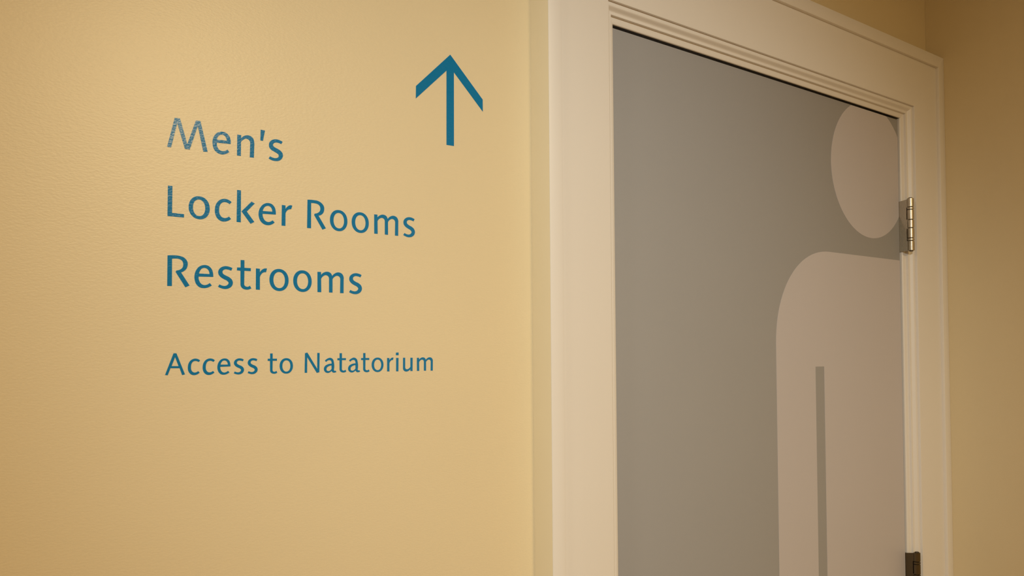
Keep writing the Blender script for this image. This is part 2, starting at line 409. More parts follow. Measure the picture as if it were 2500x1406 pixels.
# ---------------------------------------------------------------- lettering: outlines on the wall, 1/100 mm
TEXT = [
 [
  "30194,23099;30962,26371;31503,26391;32254,23683;33151,26451;33627,26470;34393,23170;33937,23128;33357,25887;32504,23139;32013,23140;31218,25855;30588,23098",
  "36889,24418;36897,24506;36899,24595;36897,24683;36889,24771;36876,24859;36857,24959;36833,25060;36801,25158;36759,25251;36704,25337;36649,25402;36586,25461;36517,25514;36444,25560;36368,25598;36281,25630;36190,25653;36097,25665;36004,25669;35911,25663;35814,25647;35720,25619;35628,25582;35540,25536;35457,25484;35369,25413;35289,25333;35218,25244;35154,25149;35096,25051;35046,24946;35004,24837;34972,24724;34947,24610;34929,24495;34920,24395;34916,24296;34918,24196;34927,24096;34941,23998;34962,23898;34987,23800;35019,23703;35059,23611;35110,23524;35171,23443;35240,23368;35317,23300;35400,23241;35489,23192;35586,23152;35688,23123;35793,23105;35899,23098;36003,23104;36086,23118;36167,23141;36246,23170;36324,23205;36399,23243;36475,23285;36548,23333;36618,23385;36685,23441;36748,23501;36539,23723;36491,23683;36441,23647;36388,23614;36333,23584;36277,23558;36213,23532;36147,23508;36079,23490;36011,23479;35943,23478;35871,23487;35800,23505;35732,23532;35667,23567;35609,23610;35560,23661;35519,23719;35484,23782;35454,23848;35428,23915;35402,23998;35383,24083;35372,24170;35369,24258;35374,24344|35397,24692;35405,24764;35420,24835;35442,24904;35471,24971;35506,25034;35537,25082;35572,25127;35611,25169;35653,25207;35699,25240;35744,25266;35791,25287;35840,25304;35891,25316;35941,25323;35998,25323;36055,25317;36111,25305;36165,25285;36215,25259;36261,25225;36302,25184;36338,25137;36370,25087;36398,25036;36426,24976;36448,24913;36464,24848;36474,24781;36478,24715",
  "37630,25610;38053,25614;38053,25251;38102,25319;38156,25383;38216,25442;38280,25497;38347,25546;38417,25589;38490,25627;38566,25660;38644,25685;38724,25701;38807,25709;38891,25710;38975,25702;39057,25685;39135,25657;39197,25626;39257,25589;39313,25546;39363,25497;39407,25443;39446,25377;39473,25305;39493,25229;39508,25152;39522,25075;39537,24974;39546,24871;39549,24768;39545,24665;39534,24563;39496,23228;39039,23221;39084,24816;39085,24887;39074,24959;39052,25029;39019,25094;38976,25152;38935,25193;38887,25228;38836,25257;38781,25279;38724,25292;38660,25295;38595,25285;38531,25266;38469,25240;38410,25211;38358,25178;38310,25140;38265,25098;38221,25054;38178,25009;38148,24978;38119,24946;38090,24914;38062,24881;38034,24847;38022,23223;37599,23226",
  "40283,26595;40780,26578;40540,25342;40251,25349",
  "42851,25574;42778,25613;42703,25648;42626,25678;42547,25704;42467,25724;42376,25743;42283,25756;42190,25762;42097,25761;42005,25751;41915,25733;41826,25708;41740,25676;41657,25635;41579,25587;41520,25542;41463,25494;41411,25440;41364,25382;41325,25320;41297,25263;41275,25203;41258,25141;41246,25078;41240,25014;41239,24947;41243,24879;41254,24812;41272,24747;41298,24685;41331,24631;41370,24580;41415,24534;41463,24491;41513,24451;41573,24410;41638,24377;41705,24348;41773,24320;41840,24290;41906,24261;41973,24235;42040,24207;42106,24177;42168,24142;42211,24117;42255,24092;42296,24064;42332,24032;42359,23993;42374,23957;42383,23918;42387,23878;42386,23838;42379,23800;42364,23760;42343,23724;42316,23690;42286,23659;42253,23632;42209,23602;42161,23578;42109,23561;42056,23547;42003,23537;41945,23531;41885,23532;41826,23536;41767,23544;41708,23554;41637,23569;41566,23588;41497,23611;41429,23637;41362,23668;41206,23399;41270,23362;41337,23329;41405,23299;41474,23273;41545,23251;41634,23230;41726,23214;41818,23205;41911,23202;42003,23205;42088,23211;42174,23222;42258,23239;42340,23262;42418,23295;42485,23332;42550,23374;42610,23422;42666,23475;42716,23533;42765,23602;42808,23676;42843,23754;42869,23835;42882,23917;42885,23983;42881,24049;42871,24114;42854,24178;42829,24238;42793,24299;42748,24355;42697,24406;42641,24453;42584,24497;42514,24545;42438,24585;42360,24621;42280,24655;42202,24690;42128,24718;42051,24742;41975,24768;41904,24800;41840,24845;41807,24875;41775,24907;41745,24942;41723,24979;41710,25020;41708,25063;41716,25107;41731,25149;41751,25189;41775,25226;41816,25271;41865,25307;41920,25336;41979,25359;42038,25377;42102,25391;42168,25396;42235,25395;42301,25390;42367,25382;42433,25370;42498,25355;42561,25336;42624,25313;42685,25286",
 ],
 [
  "30287,18912;30737,18918;30703,16004;31926,15993;31921,15627;30248,15628",
  "34625,16855;34612,17075;34574,17274;34511,17457;34424,17623;34316,17770;34188,17894;34043,17993;33883,18065;33709,18109;33517,18124;33324,18109;33151,18065;32991,17993;32846,17894;32718,17770;32609,17623;32523,17457;32460,17274;32421,17075;32409,16855;32421,16634;32460,16436;32523,16252;32609,16086;32718,15940;32846,15816;32991,15717;33151,15645;33324,15601;33517,15586;33709,15601;33883,15645;34043,15717;34188,15816;34316,15940;34424,16086;34511,16252;34574,16436;34612,16634|34150,16848;34143,17007;34120,17149;34083,17281;34032,17400;33969,17506;33894,17595;33809,17666;33714,17718;33613,17749;33500,17760;33387,17749;33285,17718;33191,17666;33105,17595;33030,17506;32967,17400;32916,17281;32879,17149;32856,17007;32849,16848;32856,16690;32879,16547;32916,16415;32967,16296;33030,16191;33105,16102;33191,16031;33285,15979;33387,15947;33500,15937;33613,15947;33714,15979;33809,16031;33894,16102;33969,16191;34032,16296;34083,16415;34120,16547;34143,16690",
  "36995,17844;36934,17902;36868,17954;36797,18001;36723,18042;36646,18076;36556,18106;36462,18127;36367,18140;36271,18143;36176,18137;36076,18120;35977,18092;35882,18055;35790,18008;35704,17954;35616,17884;35536,17805;35464,17718;35399,17625;35342,17528;35287,17408;35245,17282;35214,17152;35194,17020;35181,16888;35175,16776;35175,16664;35182,16552;35198,16441;35223,16332;35255,16230;35294,16129;35340,16032;35397,15940;35464,15858;35531,15793;35605,15734;35684,15682;35768,15640;35856,15608;35933,15590;36012,15580;36092,15577;36172,15580;36250,15589;36327,15604;36401,15625;36475,15652;36546,15683;36616,15717;36685,15756;36751,15799;36815,15845;36877,15895;36934,15949;36708,16197;36669,16162;36628,16130;36585,16101;36540,16074;36494,16051;36442,16028;36388,16009;36332,15994;36276,15984;36220,15981;36152,15986;36084,15999;36018,16021;35956,16051;35898,16087;35844,16134;35798,16189;35758,16249;35723,16313;35692,16379;35660,16473;35641,16571;35632,16671;35630,16772;35632,16872;35636,16963;35643,17053;35656,17143;35676,17231;35704,17317;35731,17382;35762,17446;35797,17508;35838,17566;35885,17617;35936,17660;35991,17698;36050,17731;36112,17756;36176,17774;36239,17783;36303,17784;36368,17779;36431,17768;36493,17752;36553,17731;36611,17705;36666,17674;36719,17639;36768,17599",
  "37612,19302;38035,19308;38016,15672;37557,15667|38097,16922;39228,18155;39596,17984;38692,16963;39544,15853;39120,15602",
  "42030,16943;42035,17008;42038,17073;42038,17139;42035,17204;42030,17269;42019,17374;42002,17479;41979,17582;41945,17682;41900,17776;41849,17855;41791,17931;41725,18000;41652,18061;41573,18112;41488,18150;41399,18177;41306,18193;41211,18200;41118,18199;41016,18186;40915,18162;40817,18127;40722,18083;40633,18031;40540,17962;40456,17883;40379,17795;40310,17701;40247,17603;40186,17492;40135,17374;40094,17253;40062,17129;40042,17004;40033,16901;40031,16798;40036,16695;40048,16593;40067,16492;40094,16387;40127,16284;40168,16183;40218,16087;40278,15998;40343,15923;40414,15853;40492,15791;40575,15737;40664,15693;40756,15660;40853,15638;40951,15625;41050,15622;41149,15627;41229,15638;41309,15655;41388,15678;41464,15707;41539,15741;41619,15785;41696,15835;41768,15892;41836,15954;41898,16020;41650,16237;41607,16198;41561,16161;41512,16128;41461,16098;41409,16072;41353,16048;41295,16028;41236,16012;41177,16002;41116,15999;41048,16006;40980,16021;40914,16044;40851,16074;40793,16111;40738,16160;40690,16217;40649,16280;40613,16346;40580,16413;40545,16503;40517,16597;40499,16693;40490,16791;40491,16888|40517,17213;40528,17283;40545,17352;40569,17420;40598,17485;40633,17547;40665,17595;40700,17642;40739,17685;40781,17725;40826,17761;40874,17791;40924,17818;40976,17840;41030,17856;41085,17865;41153,17867;41222,17858;41289,17840;41352,17813;41410,17777;41452,17739;41489,17696;41521,17649;41549,17599;41573,17547;41594,17490;41610,17430;41620,17370;41625,17308;41625,17247",
  "42756,18146;43188,18140;43188,17700;43227,17781;43274,17857;43328,17930;43389,17996;43455,18056;43504,18095;43555,18132;43608,18165;43664,18191;43723,18209;43779,18218;43836,18221;43894,18218;43950,18209;44005,18193;43870,17764;43812,17761;43754,17754;43697,17741;43642,17724;43588,17702;43530,17672;43475,17635;43424,17594;43377,17548;43334,17499;43291,17437;43254,17371;43224,17302;43202,17230;43187,17156;43172,15726;42721,15725",
  "45865,19103;46014,19121;46163,19134;46313,19143;46463,19146;46613,19145;46725,19144;46838,19142;46950,19136;47062,19123;47171,19099;47277,19065;47381,19025;47481,18976;47575,18917;47662,18849;47729,18784;47792,18714;47848,18639;47895,18558;47929,18472;47948,18394;47957,18313;47958,18231;47953,18149;47942,18068;47927,17987;47905,17907;47878,17828;47843,17753;47800,17683;47757,17626;47708,17573;47655,17525;47599,17481;47539,17441;47482,17409;47423,17381;47363,17358;47300,17338;47237,17324;48164,15880;47725,15686;46679,17370;46769,17533;46837,17543;46905,17558;46971,17578;47036,17603;47098,17633;47162,17668;47224,17709;47282,17754;47334,17805;47378,17863;47414,17928;47441,17999;47460,18072;47470,18147;47470,18222;47465,18284;47453,18345;47435,18406;47411,18463;47380,18516;47341,18564;47295,18607;47245,18644;47191,18677;47135,18705;47075,18727;47013,18742;46949,18752;46885,18759;46821,18766;46719,18774;46618,18778;46516,18776;46414,18770;46313,18758;46294,15728;45810,15718",
  "50948,16979;50935,17203;50896,17406;50832,17592;50743,17762;50633,17911;50502,18037;50354,18138;50190,18212;50013,18257;49817,18272;49620,18257;49443,18212;49279,18138;49131,18037;49001,17911;48890,17762;48802,17592;48737,17406;48698,17203;48685,16979;48698,16754;48737,16552;48802,16365;48890,16196;49001,16046;49131,15920;49279,15819;49443,15746;49620,15701;49817,15686;50013,15701;50190,15746;50354,15819;50502,15920;50633,16046;50743,16196;50832,16365;50896,16552;50935,16754|50514,16969;50506,17134;50483,17282;50444,17418;50390,17542;50323,17651;50244,17744;50154,17817;50055,17871;49947,17904;49828,17915;49709,17904;49601,17871;49502,17817;49412,17744;49333,17651;49266,17542;49212,17418;49173,17282;49150,17134;49142,16969;49150,16805;49173,16657;49212,16521;49266,16397;49333,16288;49412,16195;49502,16121;49601,16068;49709,16035;49828,16024;49947,16035;50055,16068;50154,16121;50244,16195;50323,16288;50390,16397;50444,16521;50483,16657;50506,16805",
  "53813,16994;53799,17218;53759,17419;53694,17605;53604,17773;53492,17921;53360,18047;53209,18147;53043,18221;52863,18265;52664,18280;52464,18265;52284,18221;52118,18147;51968,18047;51835,17921;51723,17773;51633,17605;51568,17419;51528,17218;51515,16994;51528,16771;51568,16570;51633,16384;51723,16215;51835,16067;51968,15941;52118,15841;52284,15768;52464,15723;52664,15708;52863,15723;53043,15768;53209,15841;53360,15941;53492,16067;53604,16215;53694,16384;53759,16570;53799,16771|53372,16985;53364,17148;53340,17296;53300,17432;53246,17555;53178,17663;53097,17755;53006,17828;52905,17882;52796,17915;52675,17925;52554,17915;52445,17882;52344,17828;52253,17755;52173,17663;52104,17555;52050,17432;52010,17296;51986,17148;51978,16985;51986,16822;52010,16675;52050,16539;52104,16415;52173,16307;52253,16215;52344,16142;52445,16088;52554,16056;52675,16045;52796,16056;52905,16088;53006,16142;53097,16215;53178,16307;53246,16415;53300,16539;53340,16675;53364,16822",
  "54555,18215;54999,18220;55013,17871;55069,17943;55132,18009;55201,18070;55275,18125;55353,18172;55433,18213;55517,18247;55604,18274;55692,18291;55781,18297;55871,18293;55962,18280;56051,18256;56135,18221;56210,18172;56272,18114;56326,18047;56370,17973;56403,17893;56424,17811;56484,17891;56550,17965;56623,18034;56702,18095;56785,18149;56867,18194;56951,18233;57039,18265;57129,18286;57220,18296;57321,18292;57421,18277;57519,18248;57611,18206;57693,18151;57771,18074;57835,17982;57884,17881;57917,17773;57933,17665;57935,17630;57935,17596;57933,17562;57930,17527;57925,17493;57906,15783;57453,15779;57487,17471;57483,17529;57470,17586;57449,17641;57421,17693;57386,17739;57336,17785;57276,17822;57211,17849;57143,17866;57074,17872;57004,17866;56937,17846;56871,17816;56808,17779;56748,17740;56681,17688;56619,17629;56563,17564;56514,17494;56473,17420;56469,15794;56025,15796;56029,17466;56025,17526;56012,17586;55990,17643;55960,17697;55922,17744;55875,17786;55821,17820;55762,17845;55700,17862;55637,17871;55561,17867;55487,17846;55415,17814;55346,17774;55281,17731;55214,17677;55153,17617;55098,17549;55050,17477;55012,17401;55029,15790;54557,15784",
  "60290,18147;60216,18187;60139,18222;60061,18252;59980,18278;59899,18300;59812,18317;59724,18330;59635,18337;59546,18338;59458,18331;59362,18315;59267,18291;59174,18259;59086,18218;59004,18167;58931,18111;58863,18048;58801,17979;58750,17902;58711,17820;58687,17740;58673,17656;58670,17571;58677,17487;58695,17406;58724,17333;58764,17265;58812,17201;58864,17142;58920,17086;58989,17027;59065,16977;59144,16933;59226,16891;59306,16848;59380,16814;59457,16784;59533,16753;59606,16718;59673,16671;59717,16635;59762,16597;59802,16555;59833,16509;59849,16457;59846,16403;59830,16350;59802,16299;59768,16252;59730,16209;59683,16169;59630,16137;59572,16113;59511,16094;59450,16080;59385,16071;59319,16071;59252,16077;59186,16087;59121,16101;59057,16117;58994,16139;58933,16164;58873,16193;58815,16226;58647,15943;58704,15914;58761,15886;58819,15861;58878,15838;58938,15817;59030,15788;59125,15762;59220,15742;59316,15729;59413,15725;59511,15730;59609,15741;59706,15760;59801,15789;59891,15828;59967,15870;60041,15918;60110,15973;60172,16036;60224,16105;60263,16174;60294,16247;60318,16323;60332,16401;60337,16479;60329,16559;60311,16638;60283,16715;60247,16788;60205,16856;60154,16917;60095,16970;60030,17018;59963,17063;59895,17105;59813,17148;59726,17183;59638,17215;59552,17250;59469,17292;59407,17327;59343,17361;59282,17398;59230,17444;59191,17500;59173,17545;59160,17593;59153,17643;59154,17692;59163,17740;59190,17798;59231,17847;59282,17890;59339,17925;59398,17953;59465,17974;59535,17982;59607,17981;59679,17974;59751,17965;59830,17952;59909,17934;59986,17910;60061,17881;60134,17847",
 ],
 [
  "30262,11382;30393,11402;30524,11417;30656,11429;30788,11436;30920,11439;31034,11440;31148,11440;31262,11435;31376,11425;31488,11405;31596,11381;31705,11353;31811,11317;31911,11270;32002,11210;32078,11143;32146,11068;32206,10985;32255,10896;32290,10803;32308,10726;32317,10647;32318,10567;32313,10487;32302,10408;32285,10323;32262,10238;32231,10156;32193,10078;32148,10004;32108,9953;32065,9905;32019,9860;31969,9818;31919,9778;31865,9741;31810,9707;31752,9676;31693,9648;31633,9623;32507,8247;32082,8028;31076,9652;31161,9808;31229,9817;31297,9831;31363,9851;31428,9875;31490,9905;31556,9943;31619,9987;31678,10036;31731,10091;31775,10152;31810,10222;31836,10297;31852,10375;31860,10454;31860,10533;31853,10609;31839,10684;31818,10758;31787,10827;31745,10890;31694,10942;31635,10985;31570,11022;31501,11051;31431,11075;31365,11091;31297,11099;31228,11102;31159,11102;31090,11101;31014,11098;30938,11091;30862,11081;30787,11068;30712,11052;30701,8105;30235,8096",
  "35007,9315;35009,9387;35008,9459;35005,9531;34998,9602;34989,9673;34970,9788;34945,9903;34912,10015;34868,10121;34809,10220;34756,10290;34696,10355;34630,10415;34559,10467;34482,10510;34398,10542;34310,10564;34220,10576;34129,10579;34039,10575;33946,10562;33855,10540;33765,10510;33679,10471;33598,10425;33506,10359;33423,10281;33347,10195;33279,10102;33218,10005;33158,9889;33110,9767;33073,9641;33045,9512;33027,9383;33019,9285;33017,9187;33020,9089;33030,8992;33045,8895;33066,8794;33093,8694;33126,8596;33168,8503;33220,8415;33277,8338;33341,8265;33412,8199;33488,8141;33571,8094;33660,8060;33753,8037;33849,8025;33945,8020;34041,8023;34132,8032;34223,8048;34312,8071;34399,8100;34484,8135;34563,8172;34640,8214;34714,8261;34785,8312;34853,8367;34632,8616;34584,8573;34533,8534;34480,8498;34424,8465;34366,8437;34303,8411;34239,8389;34174,8371;34107,8361;34041,8361;33971,8371;33902,8392;33836,8421;33774,8457;33717,8499;33667,8549;33623,8605;33585,8667;33552,8731;33524,8796;33491,8887;33467,8981;33453,9078;33448,9175;33453,9271|33499,9610;33513,9685;33533,9759;33559,9831;33590,9901;33628,9967;33657,10013;33689,10058;33723,10101;33761,10140;33804,10174;33846,10200;33892,10223;33940,10241;33989,10254;34039,10261;34107,10261;34176,10250;34243,10229;34306,10200;34364,10163;34409,10125;34449,10081;34485,10032;34515,9980;34542,9927;34566,9866;34584,9803;34596,9739;34602,9674;34602,9609",
  "37095,10404;37024,10443;36950,10477;36874,10507;36797,10533;36719,10553;36636,10571;36551,10583;36465,10591;36380,10591;36295,10584;36203,10568;36112,10545;36023,10514;35938,10473;35859,10423;35790,10369;35724,10307;35665,10239;35616,10164;35578,10083;35556,10004;35542,9922;35539,9839;35546,9756;35563,9676;35591,9605;35629,9538;35675,9476;35726,9417;35779,9362;35845,9305;35918,9256;35994,9212;36072,9171;36150,9129;36221,9095;36295,9066;36368,9036;36438,9001;36502,8956;36544,8920;36587,8882;36626,8842;36656,8797;36671,8746;36669,8692;36653,8640;36626,8590;36593,8544;36557,8502;36512,8463;36460,8432;36405,8407;36347,8389;36288,8375;36225,8367;36162,8366;36098,8372;36035,8382;35972,8395;35911,8412;35850,8433;35791,8457;35734,8486;35678,8518;35517,8241;35571,8212;35626,8185;35682,8161;35739,8138;35796,8117;35885,8088;35975,8063;36067,8044;36159,8031;36252,8027;36346,8031;36441,8042;36534,8061;36625,8090;36711,8128;36785,8169;36856,8217;36922,8271;36981,8332;37031,8400;37068,8467;37099,8539;37121,8613;37135,8690;37139,8767;37132,8845;37115,8923;37088,8998;37054,9070;37012,9136;36964,9196;36907,9249;36845,9296;36781,9340;36715,9381;36636,9424;36553,9458;36469,9489;36386,9523;36306,9565;36247,9599;36185,9632;36127,9669;36077,9713;36040,9769;36022,9813;36009,9861;36003,9909;36003,9958;36012,10005;36038,10061;36077,10110;36127,10151;36181,10186;36238,10214;36302,10234;36370,10242;36439,10241;36508,10234;36577,10225;36653,10213;36728,10195;36802,10171;36875,10143;36945,10109",
  "38004,11386;38422,11394;38422,10526;39150,10524;39138,10186;38422,10190;38397,8720;38395,8669;38403,8618;38418,8569;38442,8523;38472,8483;38507,8451;38549,8425;38595,8406;38643,8393;38691,8385;38767,8385;38843,8401;38917,8431;38982,8474;39036,8527;39207,8236;39147,8193;39084,8155;39018,8123;38949,8096;38879,8076;38805,8062;38729,8055;38653,8054;38577,8060;38503,8072;38426,8090;38349,8114;38275,8145;38207,8184;38147,8234;38091,8301;38045,8379;38012,8462;37991,8550;37986,8637;37985,10172;37589,10187;37613,10522;38004,10533",
  "39733,10540;40180,10514;40179,10098;40217,10174;40262,10247;40314,10315;40372,10377;40436,10433;40485,10470;40537,10504;40591,10533;40648,10558;40706,10577;40763,10589;40821,10597;40880,10599;40938,10596;40996,10588;40886,10156;40828,10162;40768,10161;40709,10154;40652,10140;40596,10121;40536,10090;40481,10051;40430,10005;40383,9954;40339,9901;40295,9840;40257,9774;40225,9704;40199,9633;40179,9560;40178,8099;39720,8112",
  "43544,9341;43531,9565;43492,9766;43427,9952;43339,10121;43229,10269;43099,10395;42951,10495;42788,10568;42611,10613;42415,10628;42219,10613;42043,10568;41880,10495;41732,10395;41601,10269;41491,10121;41403,9952;41339,9766;41300,9565;41287,9341;41300,9118;41339,8916;41403,8730;41491,8562;41601,8413;41732,8288;41880,8187;42043,8114;42219,8069;42415,8054;42611,8069;42788,8114;42951,8187;43099,8288;43229,8413;43339,8562;43427,8730;43492,8916;43531,9118|43111,9332;43103,9495;43079,9643;43040,9779;42987,9902;42920,10011;42841,10103;42752,10176;42653,10230;42546,10262;42427,10273;42308,10262;42201,10230;42102,10176;42012,10103;41933,10011;41866,9902;41813,9779;41774,9643;41750,9495;41742,9332;41750,9168;41774,9021;41813,8885;41866,8762;41933,8653;42012,8561;42102,8488;42201,8434;42308,8402;42427,8391;42546,8402;42653,8434;42752,8488;42841,8561;42920,8653;42987,8762;43040,8885;43079,9021;43103,9168",
  "46363,9346;46350,9568;46311,9769;46246,9954;46158,10122;46048,10270;45918,10395;45770,10495;45607,10568;45430,10612;45234,10627;45038,10612;44861,10568;44698,10495;44550,10395;44420,10270;44310,10122;44222,9954;44157,9769;44118,9568;44105,9346;44118,9123;44157,8922;44222,8737;44310,8569;44420,8422;44550,8296;44698,8196;44861,8124;45038,8079;45234,8064;45430,8079;45607,8124;45770,8196;45918,8296;46048,8422;46158,8569;46246,8737;46311,8922;46350,9123|45930,9336;45922,9499;45898,9646;45859,9781;45806,9904;45739,10012;45660,10104;45570,10177;45471,10230;45364,10263;45245,10273;45126,10263;45019,10230;44920,10177;44831,10104;44752,10012;44685,9904;44631,9781;44592,9646;44569,9499;44561,9336;44569,9174;44592,9027;44631,8891;44685,8769;44752,8661;44831,8569;44920,8496;45019,8443;45126,8410;45245,8399;45364,8410;45471,8443;45570,8496;45660,8569;45739,8661;45806,8769;45859,8891;45898,9027;45922,9174",
  "47088,10555;47529,10560;47542,10211;47599,10283;47661,10349;47730,10410;47803,10465;47881,10512;47960,10552;48044,10587;48129,10613;48217,10631;48305,10637;48395,10633;48486,10620;48574,10596;48657,10560;48732,10512;48793,10454;48847,10387;48891,10313;48924,10233;48945,10151;49004,10231;49070,10305;49142,10373;49221,10435;49304,10489;49384,10534;49468,10573;49556,10604;49645,10626;49736,10635;49835,10632;49935,10616;50032,10588;50124,10546;50205,10491;50283,10414;50346,10322;50394,10221;50427,10114;50444,10005;50446,9971;50446,9936;50444,9902;50441,9868;50436,9834;50416,8125;49967,8121;50001,9812;49997,9869;49984,9926;49963,9982;49935,10033;49900,10079;49850,10125;49791,10162;49726,10189;49659,10206;49590,10213;49521,10206;49454,10186;49388,10156;49326,10119;49267,10080;49200,10028;49138,9970;49083,9905;49034,9835;48994,9761;48989,8136;48548,8138;48552,9806;48548,9866;48535,9926;48513,9984;48483,10037;48446,10084;48399,10126;48346,10160;48287,10185;48225,10202;48163,10211;48087,10207;48013,10186;47942,10154;47874,10115;47809,10071;47743,10018;47682,9957;47627,9890;47580,9818;47541,9741;47559,8132;47090,8126",
  "52807,10473;52732,10513;52655,10548;52575,10578;52494,10604;52412,10625;52324,10643;52235,10655;52145,10663;52055,10663;51966,10656;51869,10640;51773,10617;51680,10585;51590,10544;51507,10493;51434,10437;51365,10375;51303,10305;51251,10230;51212,10147;51188,10068;51174,9984;51170,9900;51177,9816;51196,9735;51225,9662;51265,9595;51313,9531;51367,9472;51423,9416;51493,9358;51569,9308;51649,9264;51731,9222;51813,9180;51888,9145;51965,9115;52042,9085;52116,9050;52183,9003;52228,8967;52273,8929;52314,8888;52345,8842;52361,8790;52359,8736;52342,8683;52314,8632;52279,8586;52241,8543;52194,8504;52140,8472;52081,8447;52020,8428;51959,8414;51892,8406;51826,8405;51758,8411;51692,8421;51626,8435;51561,8452;51498,8473;51436,8498;51375,8527;51317,8559;51147,8278;51204,8249;51262,8222;51321,8197;51380,8174;51441,8152;51534,8123;51629,8098;51726,8078;51823,8065;51920,8061;52020,8066;52119,8077;52217,8096;52312,8125;52403,8163;52481,8205;52555,8254;52625,8308;52687,8370;52740,8440;52779,8508;52811,8581;52835,8656;52850,8734;52854,8812;52846,8891;52828,8970;52800,9046;52764,9119;52720,9187;52669,9248;52610,9301;52545,9349;52476,9393;52408,9435;52325,9478;52237,9513;52148,9545;52061,9579;51977,9622;51915,9656;51850,9690;51789,9728;51736,9772;51697,9828;51678,9874;51665,9922;51658,9971;51659,10020;51668,10068;51695,10125;51737,10175;51788,10217;51846,10252;51905,10280;51973,10301;52044,10309;52117,10307;52190,10301;52262,10292;52342,10279;52421,10261;52499,10237;52575,10208;52649,10174",
 ],
 [
  "30036,-1455;30883,864;31176,862;32050,-1419;31765,-1503;31508,-746;30577,-731;30298,-1484|30688,-512;31041,461;31394,-522",
  "33621,64;33578,105;33532,142;33483,175;33431,203;33377,227;33313,249;33248,264;33181,272;33114,275;33048,270;32978,258;32909,239;32842,212;32778,180;32717,141;32656,93;32600,37;32549,-24;32504,-90;32464,-158;32425,-242;32396,-331;32375,-422;32360,-515;32351,-608;32347,-686;32347,-765;32352,-844;32363,-922;32381,-998;32403,-1070;32430,-1141;32463,-1209;32502,-1274;32549,-1332;32596,-1377;32648,-1419;32704,-1455;32762,-1485;32824,-1507;32878,-1520;32933,-1527;32989,-1529;33045,-1527;33100,-1521;33153,-1510;33206,-1495;33257,-1476;33307,-1455;33356,-1430;33404,-1403;33451,-1373;33495,-1341;33538,-1305;33579,-1268;33420,-1093;33393,-1118;33364,-1140;33334,-1161;33303,-1180;33270,-1196;33234,-1212;33196,-1226;33157,-1236;33118,-1243;33078,-1245;33031,-1242;32983,-1232;32937,-1217;32894,-1196;32853,-1171;32816,-1138;32783,-1099;32755,-1056;32731,-1011;32709,-965;32687,-899;32674,-831;32667,-760;32666,-689;32667,-619;32669,-555;32675,-491;32684,-428;32698,-366;32717,-306;32736,-260;32758,-215;32782,-172;32811,-131;32844,-95;32880,-65;32919,-38;32960,-15;33003,3;33048,15;33092,21;33137,22;33182,18;33226,11;33270,-1;33312,-15;33352,-33;33391,-55;33428,-80;33462,-108",
  "35187,67;35144,108;35096,145;35046,179;34993,208;34938,232;34874,253;34808,268;34740,277;34672,280;34604,275;34533,263;34463,243;34394,217;34329,184;34268,145;34205,96;34148,39;34097,-23;34051,-89;34011,-158;33971,-243;33941,-332;33919,-424;33905,-518;33895,-612;33892,-691;33892,-771;33897,-851;33908,-930;33926,-1007;33948,-1080;33976,-1151;34009,-1221;34049,-1285;34097,-1344;34145,-1390;34198,-1432;34254,-1469;34314,-1499;34376,-1521;34431,-1534;34487,-1541;34544,-1544;34601,-1541;34657,-1535;34711,-1525;34764,-1509;34817,-1490;34868,-1468;34917,-1444;34966,-1416;35014,-1386;35059,-1353;35103,-1317;35144,-1279;34982,-1103;34955,-1128;34926,-1150;34895,-1171;34863,-1190;34830,-1207;34793,-1223;34755,-1237;34715,-1248;34675,-1255;34635,-1257;34587,-1253;34539,-1244;34492,-1228;34447,-1207;34406,-1181;34368,-1148;34335,-1109;34306,-1066;34281,-1020;34260,-974;34237,-907;34223,-838;34217,-766;34215,-695;34217,-623;34219,-559;34225,-495;34234,-431;34248,-368;34268,-308;34287,-261;34309,-215;34334,-171;34363,-131;34397,-94;34433,-63;34473,-36;34515,-13;34559,5;34604,17;34649,24;34695,24;34740,21;34786,13;34830,1;34872,-13;34914,-32;34953,-54;34991,-79;35026,-107",
  "36877,-629;36879,-578;36878,-528;36876,-477;36871,-426;36864,-376;36850,-294;36833,-213;36809,-134;36778,-58;36736,12;36698,61;36655,108;36608,150;36557,187;36503,217;36443,240;36380,255;36316,264;36250,266;36186,263;36120,254;36055,239;35991,217;35930,190;35871,157;35806,110;35746,55;35692,-6;35644,-72;35601,-141;35558,-223;35523,-309;35497,-398;35477,-490;35464,-581;35459,-650;35457,-720;35459,-789;35466,-858;35477,-927;35492,-998;35511,-1069;35535,-1138;35565,-1205;35602,-1267;35643,-1322;35688,-1373;35739,-1420;35793,-1461;35852,-1494;35916,-1519;35982,-1534;36050,-1543;36119,-1546;36188,-1545;36253,-1538;36317,-1527;36381,-1510;36443,-1490;36504,-1465;36560,-1439;36615,-1409;36668,-1376;36719,-1340;36767,-1301;36610,-1124;36576,-1155;36539,-1183;36501,-1208;36461,-1231;36419,-1251;36375,-1269;36329,-1286;36282,-1298;36235,-1305;36188,-1305;36138,-1298;36089,-1283;36042,-1263;35997,-1237;35957,-1207;35921,-1172;35889,-1132;35862,-1089;35839,-1043;35818,-997;35795,-932;35778,-866;35768,-797;35765,-729;35768,-661|35801,-420;35811,-367;35825,-315;35843,-264;35866,-214;35893,-168;35914,-135;35936,-103;35961,-73;35988,-45;36018,-21;36049,-2;36081,14;36116,27;36151,36;36186,41;36235,41;36284,33;36332,18;36377,-3;36418,-29;36450,-56;36479,-87;36504,-122;36526,-158;36545,-196;36562,-239;36575,-283;36584,-329;36588,-375;36588,-421",
